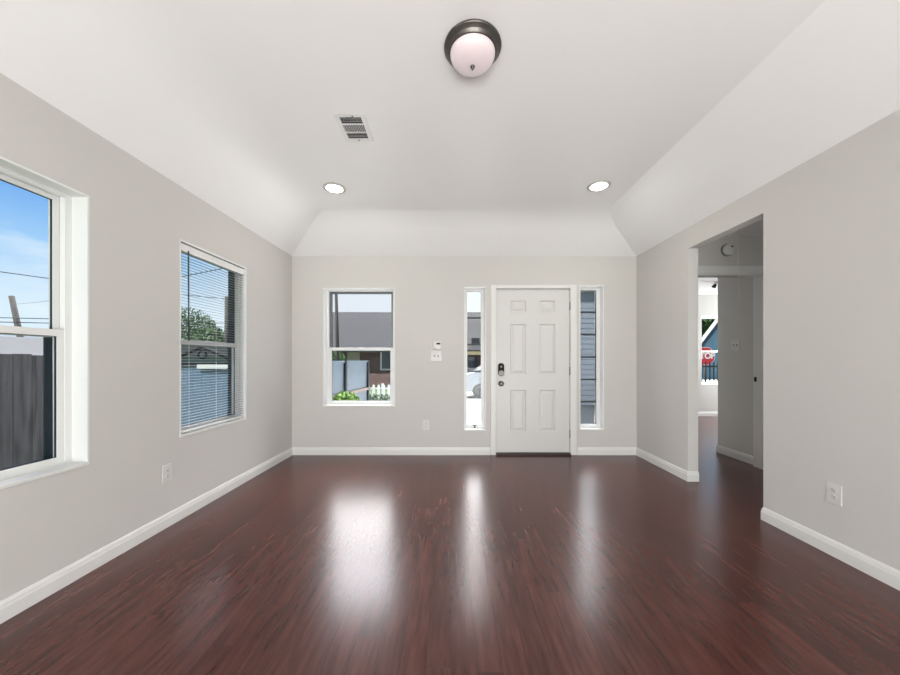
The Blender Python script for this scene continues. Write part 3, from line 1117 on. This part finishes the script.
# brick house across the street
hY = 22.0
t = thing('brick_house', 'low brown brick house with grey shingle roof across the drive', 'house', (-2.5, hY, GZ))
eave, ridge = 2.46, 5.45
MB().box(-11, 3.2, 0, 8, 0, eave).build('brick_wall', M_BRICK, t)
b = MB()
b.bm.faces.new([b.bm.verts.new(p) for p in ((-11.6, -0.6, eave - 0.05), (10.6, -0.6, eave - 0.05), (10.6, 4, ridge), (-11.6, 4, ridge))])
b.bm.faces.new([b.bm.verts.new(p) for p in ((-11.6, 8.6, eave - 0.05), (-11.6, 4, ridge), (10.6, 4, ridge), (10.6, 8.6, eave - 0.05))])
ro = b.build('roof', M_SHINGLE, t)
ro.modifiers.new('thickness', 'SOLIDIFY').thickness = 0.12
MB().box(-11.6, 3.2, -0.66, -0.58, eave - 0.2, eave).build('fascia', M_STEEL, t)
w_ = MB().ring(-2.1, -0.6, 1.1, 2.42, 0.1, 0.1, 0.1, 0.1, -0.06, 0.02).build('window_frame', M_WHITEOUT, t)
MB().box(-2.0, -0.7, -0.02, 0.0, 1.2, 2.32).build('pane', M_DARKGLASS, w_)
MB().box(-4.25, -3.45, -0.05, 0.01, 0.05, 2.4).build('house_door', M_BEIGE, t)
# porch on the right with a cream beam and arches
MB().box(3.2, 10, -0.3, -0.1, eave - 0.36, eave - 0.06).build('porch_beam', M_CREAM, t)
MB().box(3.2, 10, 3.0, 3.2, 0, eave).build('porch_wall', M_BRICK, t)
for x in (3.3, 4.6, 6.4, 8.4):
    MB().box(x - 0.13, x + 0.13, -0.33, -0.07, 0, eave - 0.3).build('porch_column', M_CREAM if x == 4.6 else M_BEIGE, t)
b = MB()
a = [(3.55 + 0.45 + 0.45 * math.cos(R(k)), 1.75 + 0.3 * math.sin(R(k))) for k in range(0, 181, 15)]
b.prism([(4.45, 0.8), *a, (3.55, 0.8)], 0.06, Matrix.Translation((0, 2.92, 0)))
b.build('arched_window', M_DARKGLASS, t)
MB().box(3.85, 4.35, 0.0, 0.5, 2.6, 3.2).build('roof_vent', M_BLACK, t)

# blue grey house to the right of the drive
t = thing('sided_house', 'tall blue grey lap sided wall of a house seen through the right sidelight', 'house', (6.97, 13.2, GZ))
b = MB()
for i in range(22):
    z0 = i * 0.20
    b.prism([(0, z0), (-0.016, z0), (-0.004, z0 + 0.205), (0, z0 + 0.205)], 4.1, Matrix.Translation((2.05, 0, 0)) @ Matrix.Rotation(PI / 2, 4, 'Z'))
b.build('lap_siding', M_SIDING, t, weld=False)
MB().box(-2.05, 2.05, 0.0, 5.5, 0, 4.4).build('house_wall', M_SIDING, t)
MB().box(-2.06, 2.2, -0.2, 5.7, 4.4, 4.52).build('roof', M_ROOF2, t)
MB().box(-2.06, -1.97, -0.03, 0.03, 0, 4.4).build('corner_board', M_SIDING, t)

# silver car
t = thing('parked_car', 'silver white car parked on the drive, seen through the left sidelight', 'car', (0.40, 15.4, GZ))
body = [(0, 0.38), (0.02, 0.85), (0.2, 1.10), (0.72, 1.24), (1.35, 1.70), (2.1, 1.82), (3.6, 1.80), (4.25, 1.50), (4.42, 1.15), (4.45, 0.42), (4.2, 0.30), (0.3, 0.30)]
MB().prism(body, 1.75).build('body', M_CAR, t, bevel=0.08, seg=3)
MB().prism([(0.92, 1.24), (1.42, 1.64), (2.1, 1.74), (3.5, 1.72), (4.0, 1.45), (4.05, 1.24)], 0.01, Matrix.Translation((0, -0.012, 0))).build('side_window', M_CARGLASS, t)
MB().prism([(0.92, 1.24), (1.42, 1.64), (2.1, 1.74), (3.5, 1.72), (4.0, 1.45), (4.05, 1.24)], 0.01, Matrix.Translation((0, 1.752, 0))).build('side_window', M_CARGLASS, t)
for x in (0.92, 3.55):
    for y in (-0.03, 1.58):
        mk = Matrix.Translation((x, y + 0.2, 0.34)) @ Matrix.Rotation(PI / 2, 4, 'X')
        wh = MB().lathe([(0, 0), (0.34, 0), (0.34, 0.2), (0.24, 0.215), (0, 0.20)], 28, mk).build('wheel', M_TYRE, t)
        MB().lathe([(0.21, 0.21), (0.20, 0.222), (0.05, 0.215), (0, 0.225)], 20, mk).build('hubcap', M_STEEL, wh)
MB().box(0.0, 0.2, 0.15, 0.45, 0.66, 0.82).build('headlight', M_SIGNWHITE, t)
MB().box(0.0, 0.2, 1.3, 1.6, 0.66, 0.82).build('headlight', M_SIGNWHITE, t)

# white picket fence
t = thing('picket_fence', 'low white picket fence in front of the brick house', 'fence', (-6.2, 14.0, GZ))
b = MB()
for k in range(24):
    x = k * 0.21
    b.prism([(x, 0.08), (x + 0.11, 0.08), (x + 0.11, 0.70), (x + 0.055, 0.76), (x, 0.70)], 0.02)
b.build('pickets', M_WHITEOUT, t, weld=False)
for z in (0.2, 0.55):
    MB().box(0, 4.95, 0.02, 0.05, z, z + 0.07).build('rail', M_WHITEOUT, t)
for x in (0.0, 1.6, 3.3, 4.87):
    MB().box(x, x + 0.09, 0.05, 0.14, 0, 0.78).build('post', M_WHITEOUT, t)

# sheet metal fence running away from the house
ax, ay, bx_, by = -2.90, 5.0, -2.425, 9.8
ln = math.hypot(bx_ - ax, by - ay)
an = math.atan2(by - ay, bx_ - ax)
t = thing('sheet_metal_fence', 'blue grey sheet metal fence with dark posts and a pale rail, outside the front window', 'fence', (ax, ay, GZ), an)
for k in range(3):
    x0 = ln * k / 3
    b = MB()
    nn = 12
    for i in range(nn):
        u0 = x0 + 0.04 + (ln / 3 - 0.08) * i / nn
        u1 = x0 + 0.04 + (ln / 3 - 0.08) * (i + 1) / nn
        um = (u0 + u1) / 2
        b.prism([(u0, 0.06), (um, 0.06), (um, 1.70), (u0, 1.70)], 0.006)
        b.prism([(um, 0.06), (u1, 0.06), (u1, 1.70), (um, 1.70)], 0.012)
    b.build('metal_panel', M_SHEET, t, weld=False)
for k in range(4):
    x = ln * k / 3
    MB().box(x - 0.05, x + 0.05, -0.05, 0.05, 0, 1.76).build('post', M_STEEL, t)
MB().box(0, ln, -0.05, -0.005, 0.90, 0.98).build('rail', M_RUST, t)
MB().box(0, ln, -0.03, 0.03, 1.70, 1.75).build('top_rail', M_SHEET, t)

# bush and dry grass below the front window view
t = thing('green_bush', 'bright green bush at the foot of the sheet metal fence', 'bush', (-2.16, 6.9, GZ))
b = MB()
leaf_cloud(b, (0, 0, 0.84), (0.30, 0.36, 0.27), 900, 0.05, 5)
leaf_cloud(b, (0, 0, 0.45), (0.30, 0.34, 0.45), 600, 0.05, 6)
b.build('foliage', M_LEAF2, t, weld=False)
b = MB()
for k in range(7):
    a = k * 0.9
    b.tube([(0, 0, 0), (0.15 * math.cos(a), 0.15 * math.sin(a), 0.5)], 0.012, 6)
b.build('stems', M_BARK, t)
t = thing('low_shrub', 'grey green low shrub in front of the white picket fence', 'shrub', (-2.45, 11.4, GZ))
b = MB()
leaf_cloud(b, (0, 0, 0.30), (1.0, 0.6, 0.30), 1100, 0.07, 9)
b.build('foliage', M_LEAF3, t, weld=False)
b = MB()
for k in range(6):
    b.tube([(0.3 * (k - 2.5) * 0.4, 0, 0), (0.3 * (k - 2.5), 0, 0.25)], 0.014, 6)
b.build('stems', M_BARK, t)
tree('dark green low tree by the brick house, behind the sheet metal fence', (-6.75, 19.6, GZ), 2.3, 0.6, 21, n=900, s=0.1)

# gate with a peaked top and a ring, seen through the blind
t = thing('metal_gate', 'blue grey metal gate with a peaked dark top and ring, behind the blind', 'gate', (-4.80, 6.5, GZ))
b = MB()
for i in range(14):
    x = -0.60 + 1.2 * i / 14
    b.box(x + 0.004, x + 0.082, 0.0, 0.012, 0.10, 1.62)
b.build('metal_panel', M_GATE, t, weld=False)
b = MB().ring(-0.66, 0.66, 0.05, 1.72, 0.05, 0.05, 0.05, 0.07, -0.03, 0.03)
b.build('gate_frame', M_IRON, t)
b = MB()
b.tube([(-0.66, 0, 1.74), (0.02, 0, 2.02)], 0.034, 8)
b.tube([(0.02, 0, 2.02), (0.66, 0, 1.74)], 0.034, 8)
b.build('peak_bar', M_IRON, t)
b = MB()
b.tube([(0.02 + 0.075 * math.cos(R(k)), 0, 1.875 + 0.075 * math.sin(R(k))) for k in range(0, 361, 15)], 0.022, 8)
b.build('ring', M_IRON, t)
MB().box(-0.05, 0.60, -0.05, -0.03, 1.60, 1.68).build('rail_highlight', M_WHITEOUT, t)  # white strip painting the highlight along the gate's top rail
for x in (-0.72, 0.66):
    MB().box(x, x + 0.06, -0.04, 0.04, 0, 1.8).build('gate_post', M_IRON, t)

# grey garage behind the gate
t = thing('grey_garage', 'pale grey garage wall and roof behind the metal gate', 'garage', (-11.6, 16.0, GZ), R(36))
MB().box(-3.2, 3.0, 0, 4, 0, 1.95).build('garage_wall', M_GARAGE, t)
b = MB()
b.prism([(-3.5, 1.9), (3.3, 1.9), (-0.1, 2.55)], 4.4, Matrix.Translation((0, -0.2, 0)))
b.build('roof', M_ROOF2, t)

# dark fence beside the near left window
t = thing('board_fence', 'tall dark weathered board fence outside the near left window', 'fence', (-4.05, 0, GZ))
b = MB()
rnd = random.Random(3)
y = -1.0
while y < 4.3:
    hgt = 1.80 + rnd.uniform(-0.035, 0.03)
    b.box(-0.012 + rnd.uniform(-0.004, 0.004), 0.012, y, y + 0.138, 0.03, hgt)
    y += 0.142
b.build('boards', M_FENCE, t, weld=False)
for z in (0.35, 1.45):
    MB().box(-0.05, -0.012, -1.0, 4.3, z, z + 0.09).build('rail', M_FENCE, t)
for yy in (-1.0, 0.9, 2.8, 4.2):
    MB().box(-0.14, -0.05, yy, yy + 0.09, 0, 1.7).build('post', M_FENCE, t)

# grey roofed building beyond the dark fence
t = thing('grey_outbuilding', 'outbuilding with pale grey roof and teal eave showing above the dark fence', 'building', (-19.0, 10.7, GZ), R(50))
MB().box(-3.4, 4.4, 0, 3.6, 0, 1.7).build('building_wall', M_TEAL, t)
b = MB()
b.prism([(-0.3, 1.65), (3.9, 1.65), (1.8, 2.75)], 8.2, Matrix.Translation((4.6, 0, 0)) @ Matrix.Rotation(PI / 2, 4, 'Z'))
b.build('roof', M_ROOF2, t)


# utility poles and lines
def pole(label, base, top, r=0.14, arm=True):
    t = thing('utility_pole', label, 'utility pole', base)
    d = Vector(top) - Vector(base)
    MB().tube([(0, 0, 0), d * 0.5, d], r, 10, r * 0.75).build('shaft', M_POLE, t)
    if arm:
        MB().box(d.x - 0.8, d.x + 0.8, d.y - 0.05, d.y + 0.05, d.z - 0.5, d.z - 0.38).build('crossarm', M_POLE, t)
    return t


pole('leaning dark utility pole seen in the near left window', (-24.2, 19.5, GZ), (-25.35, 19.5, 4.85), 0.16, arm=False)
pole('dark utility pole behind the blind, above the green trees', (-16.55, 25, GZ), (-16.55, 25, 5.85), 0.22, arm=False)
pole('grey utility pole standing against the brick house roof, seen through the front window', (-6.05, 18.2, GZ), (-6.22, 18.2, 6.2), 0.10, arm=False)
pole('utility pole out to the left, beyond the frame of the near window', (-24.5, 15, GZ), (-24.5, 15, 5.8), 0.16, arm=False)


def wire(label, a, c, sag=0.3, r=0.018):
    a, c = Vector(a), Vector(c)
    pts = []
    for k in range(25):
        q = k / 24
        p = a.lerp(c, q)
        p.z -= sag * 4 * q * (1 - q)
        pts.append(p)
    tag(MB().tube(pts, r, 6).build('power_line', M_WIRE), label, 'power line', 'overhead power lines')


wire('highest power line crossing the sky in the near left window', (-24.32, 15, 5.7), (-16.79, 25, 5.7), 0.12, 0.022)
wire('upper of the two close power lines low in the near left window', (-24.32, 15, 3.15), (-16.79, 25, 3.9), 0.0, 0.022)
wire('lower of the two close power lines low in the near left window', (-24.32, 15, 2.95), (-16.79, 25, 3.6), 0.0, 0.022)
wire('rising service line to the house eave, seen through the blind', (-25.0, 19.5, 4.4), (-2.28, 4.4, 2.50), 0.1, 0.007)

tree('leafy tree at the left edge of the blind window view', (-31.2, 40, GZ), 8.0, 2.8, 31, group='trees beyond the gate')
tree('low round tree left of the pole in the blind window', (-20.6, 29, GZ), 4.6, 1.7, 47, group='trees beyond the gate')
tree('broad low tree right behind the pole in the blind window', (-23.9, 34, GZ), 4.9, 2.2, 53, group='trees beyond the gate')

# view from the far room window: stop sign, iron fence, blue house, tree
sx, sy, sz = 11.3, 15.0, 1.34
t = thing('stop_sign', 'red octagonal stop sign on a post outside the far room window', 'road sign', (sx, sy, GZ))
oc = [(0.38 * math.cos(R(22.5 + 45 * k)) / math.cos(R(22.5)), 0.38 * math.sin(R(22.5 + 45 * k)) / math.cos(R(22.5))) for k in range(8)]
mk = Matrix.Translation((0, 0, sz - GZ))
MB().prism([(x * 1.05, z * 1.05) for x, z in oc], 0.006, mk).build('border', M_SIGNWHITE, t)
MB().prism(oc, 0.004, mk @ Matrix.Translation((0, -0.005, 0))).build('sign_face', M_RED, t)
cu = bpy.data.curves.new('lettering', 'FONT')
cu.body = 'STOP'
cu.size = 0.36
cu.align_x = 'CENTER'
cu.align_y = 'CENTER'
cu.extrude = 0.002
cu.offset = 0.012
cu.space_character = 0.92
cu.materials.append(M_SIGNWHITE)
tx = bpy.data.objects.new('lettering', cu)
COL.objects.link(tx)
bpy.context.view_layer.update()
me = bpy.data.meshes.new_from_object(tx.evaluated_get(bpy.context.evaluated_depsgraph_get()))
bpy.data.objects.remove(tx)
lo_ = bpy.data.objects.new('lettering', me)
COL.objects.link(lo_)
lo_.parent = t
lo_.location = (0, -0.008, sz - GZ)
lo_.rotation_euler = (PI / 2, 0, 0)
MB().tube([(0, 0.03, 0), (0, 0.03, sz - GZ + 0.3)], 0.03, 8).build('post', M_NICKEL, t)

t = thing('iron_fence', 'black iron picket fence outside the far room window', 'fence', (7.2, 10.2, GZ))
b = MB()
for k in range(26):
    b.box(k * 0.12, k * 0.12 + 0.022, -0.011, 0.011, 0.05, 1.70)
b.build('pickets', M_IRON, t, weld=False)
for z in (0.2, 1.55):
    MB().box(-0.02, 3.05, -0.02, 0.02, z, z + 0.045).build('rail', M_IRON, t)
for x in (-0.05, 1.47, 3.0):
    MB().box(x, x + 0.06, -0.03, 0.03, 0, 1.8).build('post', M_IRON, t)

t = thing('blue_house', 'blue sided house with a white gable edge outside the far room window', 'house', (25.08, 30.02, GZ), R(-37))
MB().box(-3.2, 3.2, 0, 8, 0, 2.2).build('house_wall', M_BLUE, t)
MB().prism([(-3.2, 2.2), (3.2, 2.2), (0, 7.3)], 8).build('gable', M_BLUE, t)
b = MB()
b.prism([(-3.55, 1.75), (-3.3, 1.65), (0.0, 6.95), (0.0, 7.45)], 0.12, Matrix.Translation((0, -0.32, 0)))
b.prism([(3.55, 1.75), (3.3, 1.65), (0.0, 6.95), (0.0, 7.45)], 0.12, Matrix.Translation((0, -0.32, 0)))
b.build('rake_board', M_WHITEOUT, t, weld=False)
b = MB()
b.prism([(-3.55, 1.76), (-3.45, 1.72), (0.0, 7.25), (0.0, 7.44)], 8.4, Matrix.Translation((0, -0.20, 0)))
b.prism([(3.55, 1.76), (3.45, 1.72), (0.0, 7.25), (0.0, 7.44)], 8.4, Matrix.Translation((0, -0.20, 0)))
b.build('roof', M_SHINGLE, t, weld=False)
tree('tall dark green tree behind the blue house gable', (36.2, 47.5, GZ), 12.0, 4.6, 77, n=5000, s=0.36)
